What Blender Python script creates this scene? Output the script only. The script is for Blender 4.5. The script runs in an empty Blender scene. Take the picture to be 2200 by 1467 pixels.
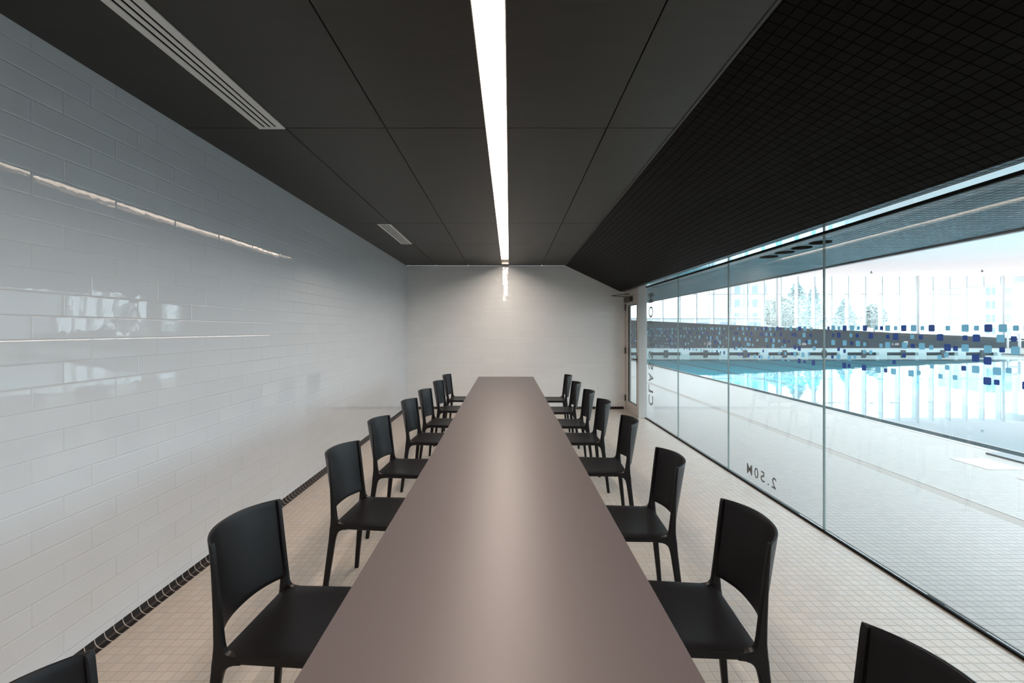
import bpy, bmesh, math, random
from mathutils import Vector, Matrix

# ------------------------------------------------------------------ camera, world, exposure
scene = bpy.context.scene
COL = scene.collection
EYE = 1.5            # eye height; world X right, Y into the room, Z up
F = 978.0            # focal length in pixels of the 2200 px wide frame
cam_d = bpy.data.cameras.new('camera')
cam = bpy.data.objects.new('camera', cam_d)
COL.objects.link(cam)
cam.location = (0, 0, EYE)
cam.rotation_euler = (math.pi / 2, 0, 0)
cam_d.sensor_width = 36.0
cam_d.lens = 36.0 * F / 2200.0
cam_d.shift_x = (1100 - 1089) / 2200.0
cam_d.shift_y = -(733.5 - 708) / 2200.0
cam_d.clip_start = 0.02
cam_d.clip_end = 400
scene.camera = cam
vs = scene.view_settings
vs.view_transform = 'Standard'
vs.look = 'None'
vs.exposure = 0.0
vs.gamma = 1.0
vs.use_curve_mapping = False
scene.cycles.max_bounces = 12
scene.cycles.transparent_max_bounces = 24
scene.cycles.diffuse_bounces = 5
scene.cycles.glossy_bounces = 5
scene.cycles.caustics_reflective = False
scene.cycles.caustics_refractive = False
scene.cycles.sample_clamp_indirect = 6.0

world = bpy.data.worlds.new('overcast_sky')
scene.world = world
world.use_nodes = True
wn = world.node_tree.nodes
wn['Background'].inputs[0].default_value = (0.83, 0.925, 1.0, 1)
wn['Background'].inputs[1].default_value = 5.4
LED_STRENGTH = 46.0
LED_COLOR = (1.0, 0.855, 0.74, 1)

# ------------------------------------------------------------------ node helpers
class NT:
    def __init__(s, name):
        s.m = bpy.data.materials.new(name)
        s.m.use_nodes = True
        s.t = s.m.node_tree
        s.t.nodes.clear()
        s.out = s.t.nodes.new('ShaderNodeOutputMaterial')
    def n(s, typ, inp=None, **kw):
        nd = s.t.nodes.new(typ)
        for k, v in kw.items():
            setattr(nd, k, v)
        for k, v in (inp or {}).items():
            s.set(nd.inputs[k], v)
        return nd
    def set(s, sock, v):
        if isinstance(v, bpy.types.NodeSocket):
            s.t.links.new(v, sock)
        elif isinstance(v, bpy.types.Node):
            s.t.links.new(v.outputs[0], sock)
        else:
            sock.default_value = v
    def math(s, op, a, b=None, c=None, clamp=False):
        nd = s.t.nodes.new('ShaderNodeMath')
        nd.operation = op
        nd.use_clamp = clamp
        s.set(nd.inputs[0], a)
        if b is not None: s.set(nd.inputs[1], b)
        if c is not None: s.set(nd.inputs[2], c)
        return nd.outputs[0]
    def mixc(s, f, a, b):
        nd = s.t.nodes.new('ShaderNodeMix')
        nd.data_type = 'RGBA'
        s.set(nd.inputs[0], f); s.set(nd.inputs[6], a); s.set(nd.inputs[7], b)
        return nd.outputs[2]
    def maprange(s, v, a, b, c, d, smooth=False):
        nd = s.t.nodes.new('ShaderNodeMapRange')
        if smooth: nd.interpolation_type = 'SMOOTHSTEP'
        for i, x in enumerate((v, a, b, c, d)): s.set(nd.inputs[i], x)
        return nd.outputs[0]
    def surf(s, sh):
        s.t.links.new(sh if isinstance(sh, bpy.types.NodeSocket) else sh.outputs[0], s.out.inputs[0])
        return s.m

def c4(c): return (c[0], c[1], c[2], 1.0)

def plain(name, col, rough=0.5, metal=0.0, spec=0.5, noise=0.0, nscale=30.0, bump=0.0, stretch=None):
    t = NT(name)
    p = t.n('ShaderNodeBsdfPrincipled', {'Base Color': c4(col), 'Roughness': rough, 'Metallic': metal, 'Specular IOR Level': spec})
    if noise or bump:
        geo = t.n('ShaderNodeNewGeometry')
        vec = geo.outputs['Position']
        if stretch:
            mp = t.n('ShaderNodeMapping', {'Vector': vec, 'Scale': stretch})
            vec = mp.outputs[0]
        nz = t.n('ShaderNodeTexNoise', {'Vector': vec, 'Scale': nscale, 'Detail': 4.0, 'Roughness': 0.6})
        if noise:
            k = t.maprange(nz.outputs[0], 0.3, 0.7, 1 - noise, 1 + noise)
            vm = t.n('ShaderNodeVectorMath', operation='SCALE')
            vm.inputs[0].default_value = col
            t.set(vm.inputs['Scale'], k)
            t.set(p.inputs['Base Color'], vm.outputs[0])
        if bump:
            b = t.n('ShaderNodeBump', {'Strength': 1.0, 'Distance': bump, 'Height': nz.outputs[0]})
            t.set(p.inputs['Normal'], b.outputs[0])
    return t.surf(p)

def tiles(name, ua, va, L, H, off, v0, stagger, col, grout_col, grout, rough, pillow=0.004, depth=0.0012,
          tilt=0.004, vary=0.04, wav=0.0, spec=0.5, warm=0.0, curve=0.0, ior=1.5):
    """tile pattern over world position; ua, va = axis letters of the run and of the courses"""
    t = NT(name)
    geo = t.n('ShaderNodeNewGeometry')
    sp = t.n('ShaderNodeSeparateXYZ', {0: geo.outputs['Position']})
    ax = {'X': sp.outputs[0], 'Y': sp.outputs[1], 'Z': sp.outputs[2]}
    v = t.math('DIVIDE', t.math('SUBTRACT', ax[va], v0), H)
    row = t.math('FLOOR', v)
    u = t.math('DIVIDE', t.math('SUBTRACT', ax[ua], off), L)
    if stagger:
        u = t.math('SUBTRACT', u, t.math('MULTIPLY', row, stagger))
    ci = t.math('FLOOR', u)
    fu = t.math('FRACT', u); fv = t.math('FRACT', v)
    du = t.math('MULTIPLY', t.math('MINIMUM', fu, t.math('SUBTRACT', 1.0, fu)), L)
    dv = t.math('MULTIPLY', t.math('MINIMUM', fv, t.math('SUBTRACT', 1.0, fv)), H)
    d = t.math('MINIMUM', du, dv)
    mask = t.maprange(d, grout * 0.35, grout * 0.65, 0.0, 1.0)
    height = t.maprange(d, grout * 0.3, grout * 0.5 + pillow, 0.0, 1.0, True)
    cv = t.n('ShaderNodeCombineXYZ', {0: ci, 1: row})
    wnz = t.n('ShaderNodeTexWhiteNoise', {0: cv.outputs[0]}, noise_dimensions='3D')
    rnd = wnz.outputs['Value']
    k = t.maprange(rnd, 0.0, 1.0, 1 - vary, 1 + vary)
    vm = t.n('ShaderNodeVectorMath', operation='SCALE')
    vm.inputs[0].default_value = col
    t.set(vm.inputs['Scale'], k)
    tc = vm.outputs[0]
    if warm:
        sepc = t.n('ShaderNodeSeparateXYZ', {0: wnz.outputs['Color']})
        tc = t.mixc(t.math('MULTIPLY', sepc.outputs[1], warm), tc, (col[0] * 1.06, col[1] * 0.98, col[2] * 0.9, 1))
    base = t.mixc(mask, c4(grout_col), tc)
    # each tile leans by a hair
    ctr = t.n('ShaderNodeVectorMath', {0: wnz.outputs['Color'], 1: (0.5, 0.5, 0.5)}, operation='SUBTRACT')
    sc = t.n('ShaderNodeVectorMath', {0: ctr.outputs[0]}, operation='SCALE')
    sc.inputs['Scale'].default_value = tilt
    nin = geo.outputs['Normal']
    if curve:
        cz = t.math('MULTIPLY', t.math('SUBTRACT', fv, 0.5), -curve)
        cvz = t.n('ShaderNodeCombineXYZ', {2: cz})
        nin = t.n('ShaderNodeVectorMath', {0: nin, 1: cvz.outputs[0]}, operation='ADD').outputs[0]
    ad = t.n('ShaderNodeVectorMath', {0: nin, 1: sc.outputs[0]}, operation='ADD')
    nm = t.n('ShaderNodeVectorMath', {0: ad.outputs[0]}, operation='NORMALIZE')
    bmp = t.n('ShaderNodeBump', {'Strength': 1.0, 'Distance': depth, 'Height': height, 'Normal': nm.outputs[0]})
    nrm = bmp.outputs[0]
    if wav:
        nz = t.n('ShaderNodeTexNoise', {'Vector': geo.outputs['Position'], 'Scale': 22.0, 'Detail': 1.5})
        b2 = t.n('ShaderNodeBump', {'Strength': 1.0, 'Distance': wav, 'Height': nz.outputs[0], 'Normal': nrm})
        nrm = b2.outputs[0]
    rg = t.maprange(mask, 0.0, 1.0, 0.7, rough)
    p = t.n('ShaderNodeBsdfPrincipled', {'Base Color': base, 'Roughness': rg, 'Normal': nrm, 'Specular IOR Level': spec, 'IOR': ior})
    return t.surf(p)

def glass(name, tint, ior=1.5):
    t = NT(name)
    geo = t.n('ShaderNodeNewGeometry')
    i = t.math('ADD', ior, t.math('MULTIPLY', geo.outputs['Backfacing'], 1.0 / ior - ior))
    fr = t.n('ShaderNodeFresnel', {'IOR': i})
    tr = t.n('ShaderNodeBsdfTransparent', {'Color': c4(tint)})
    gl = t.n('ShaderNodeBsdfGlossy', {'Color': (1, 1, 1, 1), 'Roughness': 0.0})
    mx = t.n('ShaderNodeMixShader', {0: fr.outputs[0], 1: tr.outputs[0], 2: gl.outputs[0]})
    return t.surf(mx)

def emit(name, col, s):
    t = NT(name)
    return t.surf(t.n('ShaderNodeEmission', {'Color': c4(col), 'Strength': s}))

# ------------------------------------------------------------------ mesh helpers
class MB:
    def __init__(s): s.bm = bmesh.new(); s.mi = 0
    def face(s, pts):
        f = s.bm.faces.new([s.bm.verts.new(p) for p in pts]); f.material_index = s.mi
        return f
    def box(s, x0, x1, y0, y1, z0, z1):
        v = [s.bm.verts.new(p) for p in ((x0, y0, z0), (x1, y0, z0), (x1, y1, z0), (x0, y1, z0), (x0, y0, z1), (x1, y0, z1), (x1, y1, z1), (x0, y1, z1))]
        for q in ((3, 2, 1, 0), (4, 5, 6, 7), (0, 1, 5, 4), (1, 2, 6, 5), (2, 3, 7, 6), (3, 0, 4, 7)):
            f = s.bm.faces.new([v[i] for i in q]); f.material_index = s.mi
        return v
    def hexa(s, bot, top):
        v = [s.bm.verts.new(p) for p in list(bot) + list(top)]
        n = len(bot)
        fs = [s.bm.faces.new([v[i] for i in reversed(range(n))]), s.bm.faces.new([v[i] for i in range(n, 2 * n)])]
        for i in range(n):
            j = (i + 1) % n
            fs.append(s.bm.faces.new([v[i], v[j], v[n + j], v[n + i]]))
        for f in fs: f.material_index = s.mi
        return v
    def cyl(s, a, b, r, r2=None, seg=16, cap=True):
        a = Vector(a); b = Vector(b); r2 = r if r2 is None else r2
        q = (b - a).to_track_quat('Z', 'Y')
        R0 = [s.bm.verts.new(a + q @ Vector((math.cos(k * 2 * math.pi / seg) * r, math.sin(k * 2 * math.pi / seg) * r, 0))) for k in range(seg)]
        R1 = [s.bm.verts.new(b + q @ Vector((math.cos(k * 2 * math.pi / seg) * r2, math.sin(k * 2 * math.pi / seg) * r2, 0))) for k in range(seg)]
        for k in range(seg):
            j = (k + 1) % seg
            f = s.bm.faces.new([R0[k], R0[j], R1[j], R1[k]]); f.material_index = s.mi; f.smooth = True
        if cap:
            for R in (list(reversed(R0)), R1):
                f = s.bm.faces.new(R); f.material_index = s.mi
    def tube(s, pts, r, seg=10):
        for a, b in zip(pts, pts[1:]): s.cyl(a, b, r, seg=seg)
    def bevel(s, w, segs=2, ang=0.6):
        bmesh.ops.remove_doubles(s.bm, verts=s.bm.verts, dist=1e-6)
        es = [e for e in s.bm.edges if len(e.link_faces) == 2 and e.calc_face_angle(0) > ang]
        bmesh.ops.bevel(s.bm, geom=es, offset=w, segments=segs, profile=0.5, affect='EDGES', clamp_overlap=True)
        return s
    def obj(s, name, mat, parent=None, smooth=None, fix=True):
        if fix: bmesh.ops.recalc_face_normals(s.bm, faces=s.bm.faces)
        me = bpy.data.meshes.new(name); s.bm.to_mesh(me); s.bm.free()
        for m in (mat if isinstance(mat, (list, tuple)) else [mat]): me.materials.append(m)
        if smooth is not None:
            me.polygons.foreach_set('use_smooth', [True] * len(me.polygons))
            me.set_sharp_from_angle(angle=smooth)
        o = bpy.data.objects.new(name, me); COL.objects.link(o)
        if parent is not None: o.parent = parent
        return o

def tag(o, label=None, cat=None, group=None, kind=None):
    if label: o['label'] = label
    if cat: o['category'] = cat
    if group: o['group'] = group
    if kind: o['kind'] = kind
    return o

def struct(o, label, cat):
    return tag(o, label, cat, kind='structure')

def empty(name, loc=(0, 0, 0), rz=0.0):
    o = bpy.data.objects.new(name, None); COL.objects.link(o)
    o.location = loc; o.rotation_euler = (0, 0, rz); o.empty_display_size = 0.1
    return o

def dup(root, loc, rz):
    r = root.copy(); COL.objects.link(r); r.location = loc; r.rotation_euler = (0, 0, rz)
    for ch in list(root.children):
        c = ch.copy(); COL.objects.link(c); c.parent = r
        for g in ch.children:
            d = g.copy(); COL.objects.link(d); d.parent = c
    return r

def glyph(ch, box, ux, uy, un, origin, th=0.0012, bold=0.0):
    """one character as a thin solid fitted to box=(u0,u1,v0,v1); ux/uy/un are the axes of reading, up, facing"""
    cu = bpy.data.curves.new('tmp', 'FONT'); cu.body = ch; cu.resolution_u = 6; cu.offset = bold
    o = bpy.data.objects.new('tmp', cu); COL.objects.link(o)
    dg = bpy.context.evaluated_depsgraph_get()
    me = bpy.data.meshes.new_from_object(o.evaluated_get(dg))
    bpy.data.objects.remove(o); bpy.data.curves.remove(cu)
    xs = [v.co.x for v in me.vertices]; ys = [v.co.y for v in me.vertices]
    a, b, c, d = min(xs), max(xs), min(ys), max(ys)
    u0, u1, v0, v1 = box
    polys = [[((me.vertices[i].co.x - a) / (b - a) * (u1 - u0) + u0, (me.vertices[i].co.y - c) / (d - c) * (v1 - v0) + v0) for i in p.vertices] for p in me.polygons]
    bpy.data.meshes.remove(me)
    ux, uy, un, origin = Vector(ux), Vector(uy), Vector(un), Vector(origin)
    return [[origin + ux * p[0] + uy * p[1] for p in poly] for poly in polys], un * th

def glyphs_mesh(name, items, ux, uy, un, origin, mat, parent, th=0.0012, bold=0.0):
    mb = MB()
    for ch, box in items:
        polys, n = glyph(ch, box, ux, uy, un, origin, th, bold)
        for p in polys: mb.face(p)
    bmesh.ops.remove_doubles(mb.bm, verts=mb.bm.verts, dist=1e-5)
    r = bmesh.ops.extrude_face_region(mb.bm, geom=list(mb.bm.faces))
    nn = Vector(un) * th
    for g in r['geom']:
        if isinstance(g, bmesh.types.BMVert): g.co += nn
    return mb.obj(name, mat, parent)

# ------------------------------------------------------------------ materials
M = {}
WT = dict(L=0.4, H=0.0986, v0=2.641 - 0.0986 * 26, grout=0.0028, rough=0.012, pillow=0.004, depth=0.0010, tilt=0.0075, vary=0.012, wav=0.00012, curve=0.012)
M['wall_left'] = tiles('white_glazed_tile_side', 'Y', 'Z', off=1.994 - 0.4 * 5 - 0.0, stagger=1 / 3.0, col=(0.70, 0.75, 0.80), grout_col=(0.62, 0.655, 0.68), **WT)  # same white tile, tinted blue to stand in for the daylight cast
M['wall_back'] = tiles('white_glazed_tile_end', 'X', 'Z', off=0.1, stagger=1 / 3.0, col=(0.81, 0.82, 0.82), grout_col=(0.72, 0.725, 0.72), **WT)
M['floor'] = tiles('beige_floor_mosaic', 'X', 'Y', L=0.052, H=0.052, off=0.01, v0=0.02, stagger=0, col=(0.54, 0.485, 0.43), grout_col=(0.41, 0.36, 0.31), grout=0.0032, rough=0.38, pillow=0.002, depth=0.0006, tilt=0.006, vary=0.07, warm=0.6)
M['deck'] = tiles('pale_deck_mosaic', 'X', 'Y', L=0.052, H=0.052, off=0.01, v0=0.02, stagger=0, col=(0.312, 0.288, 0.258), grout_col=(0.22, 0.19, 0.165), spec=0.3, grout=0.003, rough=0.3, pillow=0.002, depth=0.0005, tilt=0.008, vary=0.06, warm=0.3)
M['slope'] = tiles('black_ceiling_mosaic', 'X', 'Y', L=0.0485, H=0.052, off=0.0, v0=0.01, stagger=0, col=(0.0098, 0.0094, 0.0092), grout_col=(0.0006, 0.0006, 0.0006), grout=0.0045, spec=0.5, ior=1.10, rough=0.4, pillow=0.001, depth=0.0002, tilt=0.01, vary=0.15)
M['soffit'] = tiles('black_soffit_mosaic', 'X', 'Y', L=0.052, H=0.052, off=0.0, v0=0.01, stagger=0, col=(0.007, 0.020, 0.030), grout_col=(0.002, 0.004, 0.005), grout=0.0055, spec=0.5, ior=1.15, rough=0.22, pillow=0.003, depth=0.0008, tilt=0.02, vary=0.15)  # blue put into the black tile imitates the reflected pool windows
M['panel'] = plain('dark_ceiling_board', (0.036, 0.0335, 0.029), 0.45, spec=0.3, noise=0.08, nscale=5, stretch=(1, 6, 1))
M['black'] = plain('black_void', (0.003, 0.003, 0.003), 0.9, spec=0.0)
M['gasket'] = plain('black_channel', (0.008, 0.009, 0.009), 0.7, spec=0.1)
M['white_paint'] = plain('white_painted_metal', (0.62, 0.62, 0.60), 0.35)
M['door_paint'] = plain('cream_painted_metal', (0.55, 0.51, 0.47), 0.35)
M['head_plate'] = plain('satin_white_plate', (0.98, 0.95, 0.93), 0.05, metal=1.0)
M['chair'] = plain('black_moulded_plastic', (0.0042, 0.0038, 0.0048), 0.40, spec=0.33, noise=0.05, nscale=400, bump=0.00006)
M['chair_pad'] = plain('grey_rubber', (0.12, 0.12, 0.12), 0.6)
M['table'] = plain('taupe_laminate', (0.120, 0.100, 0.101), 0.40, spec=0.45, noise=0.02, nscale=500, bump=0.00003)
M['table_leg'] = plain('dark_steel', (0.05, 0.05, 0.05), 0.4, metal=0.5)
M['steel'] = plain('brushed_steel', (0.45, 0.45, 0.44), 0.3, metal=0.9)
M['bronze'] = plain('dark_bronze_metal', (0.07, 0.065, 0.055), 0.4, metal=0.6)
M['vent'] = plain('grey_vent_metal', (0.72, 0.72, 0.70), 0.45)
M['lip'] = plain('bright_trim_metal', (0.6, 0.55, 0.5), 0.3, metal=0.5)
M['led'] = emit('led_diffuser', LED_COLOR[:3], LED_STRENGTH)
M['glass'] = glass('clear_green_glass', (0.948, 0.98, 0.985))
M['glass_edge'] = plain('polished_glass_edge', (0.30, 0.42, 0.42), 0.15)
M['facade_glass'] = glass('facade_glass', (0.96, 0.99, 0.995))
def film(name, col):
    t = NT(name)
    a = t.n('ShaderNodeBsdfTranslucent', {'Color': c4(col)})
    b = t.n('ShaderNodeBsdfDiffuse', {'Color': c4(col)})
    return t.surf(t.n('ShaderNodeMixShader', {0: 0.3, 1: a.outputs[0], 2: b.outputs[0]}))
M['navy'] = film('navy_film', (0.0, 0.038, 0.215))
M['slate'] = film('slate_blue_film', (0.18, 0.45, 0.60))
M['letter_grey'] = plain('grey_film', (0.06, 0.072, 0.078), 0.5)
M['letter_black'] = plain('black_film', (0.008, 0.012, 0.016), 0.5)
M['letter_white'] = plain('white_film', (0.85, 0.85, 0.85), 0.5)
M['hall_white'] = plain('white_plaster', (0.84, 0.86, 0.86), 0.6)
def brightened_roof():
    t = NT('brightened_white_roof')
    a = t.n('ShaderNodeBsdfTranslucent', {'Color': (0.168, 0.120, 0.109, 1)})  # sky glow let through, added to brighten the white ceiling
    b = t.n('ShaderNodeBsdfDiffuse', {'Color': (0.7, 0.7, 0.7, 1)})
    return t.surf(t.n('ShaderNodeAddShader', {0: a.outputs[0], 1: b.outputs[0]}))
M['brightened_roof'] = brightened_roof()
M['mullion'] = plain('white_mullion', (0.86, 0.87, 0.87), 0.4)
M['greywall'] = plain('grey_cladding', (0.078, 0.108, 0.128), 0.9, spec=0.0, noise=0.12, nscale=2.0)
M['greycap'] = plain('dark_grey_cap', (0.035, 0.045, 0.055), 0.5)
M['headwall'] = plain('white_headwall_tile', (0.66, 0.72, 0.70), 0.35)
M['slot_shade'] = plain('slot_shade', (0.02, 0.03, 0.035), 0.6)  # dark colour stands for the shade inside the end wall slots
M['block'] = plain('dark_starting_block', (0.05, 0.07, 0.08), 0.5)
M['drain'] = plain('drain_cover', (0.305, 0.265, 0.23), 0.5, spec=0.2)
M['edge_tile'] = plain('pale_edge_stone', (0.36, 0.32, 0.285), 0.5, spec=0.2)
M['marker'] = plain('white_marker_tile', (0.40, 0.375, 0.34), 0.4)
M['fascia'] = plain('rosy_metal_trim', (0.45, 0.40, 0.40), 0.4)

def cove_material(name, axis):
    t = NT(name)
    geo = t.n('ShaderNodeNewGeometry')
    sp = t.n('ShaderNodeSeparateXYZ', {0: geo.outputs['Position']})
    u = t.math('FRACT', t.math('DIVIDE', sp.outputs[axis], 0.0522))
    d = t.math('MINIMUM', u, t.math('SUBTRACT', 1.0, u))
    m = t.maprange(d, 0.035, 0.05, 0.0, 1.0)
    col = t.mixc(m, (0.50, 0.46, 0.42, 1), (0.014, 0.010, 0.010, 1))
    h = t.maprange(d, 0.02, 0.07, 0.0, 1.0, True)
    b = t.n('ShaderNodeBump', {'Strength': 1.0, 'Distance': 0.001, 'Height': h})
    return t.surf(t.n('ShaderNodeBsdfPrincipled', {'Base Color': col, 'Roughness': 0.4, 'Normal': b.outputs[0], 'Specular IOR Level': 0.25}))

def water_material():
    t = NT('pool_water_surface')
    geo = t.n('ShaderNodeNewGeometry')
    nz = t.n('ShaderNodeTexNoise', {'Vector': geo.outputs['Position'], 'Scale': 1.6, 'Detail': 2.0})
    b = t.n('ShaderNodeBump', {'Strength': 1.0, 'Distance': 0.0011, 'Height': nz.outputs[0]})
    fr = t.n('ShaderNodeFresnel', {'IOR': 1.24, 'Normal': b.outputs[0]})
    tr = t.n('ShaderNodeBsdfTransparent', {'Color': (0.85, 0.97, 0.99, 1)})
    gl = t.n('ShaderNodeBsdfGlossy', {'Color': (1, 1, 1, 1), 'Roughness': 0.01, 'Normal': b.outputs[0]})
    return t.surf(t.n('ShaderNodeMixShader', {0: fr.outputs[0], 1: tr.outputs[0], 2: gl.outputs[0]}))

def basin_material():
    t = NT('turquoise_pool_tile')
    geo = t.n('ShaderNodeNewGeometry')
    sp = t.n('ShaderNodeSeparateXYZ', {0: geo.outputs['Position']})
    lane = t.math('FRACT', t.math('DIVIDE', t.math('SUBTRACT', sp.outputs[0], 6.3), 2.5))
    d = t.math('ABSOLUTE', t.math('SUBTRACT', lane, 0.5))
    m = t.maprange(d, 0.045, 0.055, 1.0, 0.0)
    cr = t.math('FRACT', t.math('DIVIDE', sp.outputs[1], 2.5))
    far_col = t.mixc(m, (0.0, 0.78, 0.97, 1), (0.0, 0.13, 0.22, 1))
    col = t.mixc(t.maprange(sp.outputs[1], 14.0, 16.5, 0.0, 1.0), (0.27, 0.29, 0.30, 1), far_col)  # near floor painted pale in place of the ceiling's reflection on the water
    return t.surf(t.n('ShaderNodeBsdfPrincipled', {'Base Color': col, 'Roughness': 0.5}))

M['water'] = water_material()
M['basin'] = basin_material()

# ------------------------------------------------------------------ room shell
CE = EYE + 1.213      # ceiling height
SO = EYE + 0.72       # soffit height
YB = 8.63             # end wall
YF = -2.6             # wall behind the camera
def xw(y): return -1.954 + 0.0059 * y           # left wall
def xf(y): return 0.98 + 0.0155 * y             # fold between flat ceiling and slope
XS = 2.149            # foot of the slope
XG = 2.353            # glass plane
XD = 2.235            # door plane
XE = 3.71             # outer edge of the soffit

m = MB(); m.hexa([(xw(YF) - 0.2, YF, 0), (xw(YF), YF, 0), (xw(YB), YB, 0), (xw(YB) - 0.2, YB, 0)], [(xw(YF) - 0.2, YF, CE), (xw(YF), YF, CE), (xw(YB), YB, CE), (xw(YB) - 0.2, YB, CE)])
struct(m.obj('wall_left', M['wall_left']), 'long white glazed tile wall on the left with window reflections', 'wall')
m = MB()
prof = [(xw(YB) - 0.2, 0), (XD + 0.07, 0), (XD + 0.07, SO + 0.1), (XS, SO + 0.1), (XS, SO), (xf(YB), CE), (xw(YB) - 0.2, CE)]
m.hexa([(x, YB, z) for x, z in prof], [(x, YB + 0.2, z) for x, z in prof])
struct(m.obj('wall_back', M['wall_back']), 'white glazed tile end wall with a cut top right corner', 'wall')
m = MB(); m.box(-2.2, XG, YF - 0.2, YF, 0, CE + 0.3)
struct(m.obj('wall_front', plain('white_wall_paint', (0.5, 0.5, 0.49), 0.6)), 'plain pale wall behind the viewer', 'wall')
m = MB(); m.box(-2.3, XG + 0.005, YF - 0.2, YB + 0.2, -0.15, 0)
struct(m.obj('floor', M['floor']), 'beige square mosaic floor of the meeting room', 'floor')

# flat ceiling of separate dark boards with open joints
LX = lambda y: (-0.1315 + 0.0058 * (y - 1.68), -0.0075 + 0.0058 * (y - 1.68))   # light slot
cuts = [YF, -0.9, 0.28, 2.74, 5.20, 6.45, YB]
g = 0.0035
m = MB()
for y0, y1 in zip(cuts, cuts[1:]):
    lines = [lambda y: xw(y), lambda y: -1.333, lambda y: -0.728, lambda y: LX(y)[0], lambda y: LX(y)[1], lambda y: 0.575 + 0.0097 * y, lambda y: xf(y)]
    for i in range(6):
        if i == 3:
            if y1 == YB:   # closing board at the end of the light slot
                a, b = 8.42, YB
            else: continue
        else:
            a, b = y0 + g, y1 - g
        l, r = lines[i], lines[i + 1]
        gl_ = 0 if i in (0, 3, 4) else g
        gr_ = 0 if i in (2, 3, 5) else g
        q = [(l(a) + gl_, a), (r(a) - gr_, a), (r(b) - gr_, b), (l(b) + gl_, b)]
        m.hexa([(x, y, CE) for x, y in q], [(x, y, CE + 0.018) for x, y in q])
m.mi = 1
m.hexa([(-2.2, YF, CE + 0.06), (1.3, YF, CE + 0.06), (1.3, YB, CE + 0.06), (-2.2, YB, CE + 0.06)], [(-2.2, YF, CE + 0.2), (1.3, YF, CE + 0.2), (1.3, YB, CE + 0.2), (-2.2, YB, CE + 0.2)])
ceil = struct(m.obj('ceiling', [M['panel'], M['black']]), 'flat dark brown grey ceiling of large boards with thin joints', 'ceiling')

# tiled slope
m = MB()
m.hexa([(xf(YF), YF, CE), (XS, YF, SO), (XS, YB, SO), (xf(YB), YB, CE)], [(xf(YF), YF, CE + 0.1), (XS + 0.1, YF, SO + 0.1), (XS + 0.1, YB, SO + 0.1), (xf(YB), YB, CE + 0.1)])
struct(m.obj('ceiling', M['slope']), 'black mosaic sloped ceiling running down to the glass', 'ceiling')
# thin trim along the fold
m = MB()
m.hexa([(xf(YF) - 0.012, YF, CE - 0.004), (xf(YF) + 0.004, YF, CE - 0.004), (xf(YB) + 0.004, YB, CE - 0.004), (xf(YB) - 0.012, YB, CE - 0.004)],
       [(xf(YF) - 0.012, YF, CE), (xf(YF) + 0.004, YF, CE), (xf(YB) + 0.004, YB, CE), (xf(YB) - 0.012, YB, CE)])
struct(m.obj('trim_1', M['panel']), 'thin dark edge strip between flat ceiling and black slope', 'trim')
# flat tiled soffit inside and outside the glass
YN, YH = -12.0, 37.0
m = MB()
m.box(XS, XG - 0.135, YF, YB, SO, SO + 0.08)
m.box(XG + 0.01, XE, YN, YH, SO, SO + 0.08)
m.box(XS, XG + 0.02, YB + 0.2, YH, SO, SO + 0.08)
struct(m.obj('ceiling', M['soffit']), 'dark mosaic soffit over the pool deck beyond the glass', 'ceiling')
m = MB(); m.box(XG - 0.135, XG + 0.004, YF, 7.72, SO - 0.002, SO + 0.06)
struct(m.obj('trim_2', M['head_plate']), 'bright satin metal strip along the head of the glass', 'trim')
m = MB(); m.box(XG - 0.006, XG + 0.016, YF, 7.70, SO - 0.012, SO - 0.002)
struct(m.obj('trim_3', M['gasket']), 'thin black gasket line along the top of the glass', 'trim')
m = MB(); m.box(XG - 0.012, XG + 0.022, YF, 7.71, 0.0005, 0.014)
struct(m.obj('trim_4', M['gasket']), 'black floor channel holding the glass wall', 'trim')
m = MB(); m.box(XE - 0.03, XE + 0.02, YN, YH, SO - 0.012, SO + 0.05)
struct(m.obj('trim_5', M['fascia']), 'rosy metal edge strip of the outer soffit', 'trim')
# post between glass and door
m = MB(); m.box(XD, XG + 0.02, 7.715, 7.79, 0, SO); m.bevel(0.002, 1)
struct(m.obj('trim_6', M['white_paint']), 'pale painted post between the glass wall and the door', 'post')

# cove base
def cove(name, a, b, side, mat, label):
    """a,b = ends on the wall line; side = unit vector into the room"""
    m = MB(); R = 0.04; N = 7
    rows = []
    for p in (a, b):
        p = Vector(p); s_ = Vector(side)
        r = []
        for k in range(N + 1):
            th = k / N * math.pi / 2
            r.append(m.bm.verts.new(p + s_ * (0.003 + R * (1 - math.cos(th)) ) + Vector((0, 0, 0.0005 + R * (1 - math.sin(th))))))
        r.append(m.bm.verts.new(p + s_ * (R + 0.003))); r.append(m.bm.verts.new(p + Vector((0, 0, 0)))); r.append(m.bm.verts.new(p + Vector((0, 0, R + 0.002))))
        rows.append(r)
    n = len(rows[0])
    for k in range(n):
        j = (k + 1) % n
        f = m.bm.faces.new([rows[0][k], rows[0][j], rows[1][j], rows[1][k]]); f.smooth = k < N
    m.bm.faces.new(rows[0]); m.bm.faces.new(list(reversed(rows[1])))
    return struct(m.obj(name, mat), label, 'baseboard')
cove('baseboard_left', (xw(YF), YF, 0), (xw(YB), YB, 0), (1, 0, 0), cove_material('dark_cove_tile_side', 1), 'dark brown cove tiles with pale joints along the left wall')
cove('baseboard_back', (xw(YB) + 0.04, YB, 0), (XD - 0.02, YB, 0), (0, -1, 0), cove_material('dark_cove_tile_end', 0), 'dark brown cove tiles along the foot of the end wall')

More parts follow.
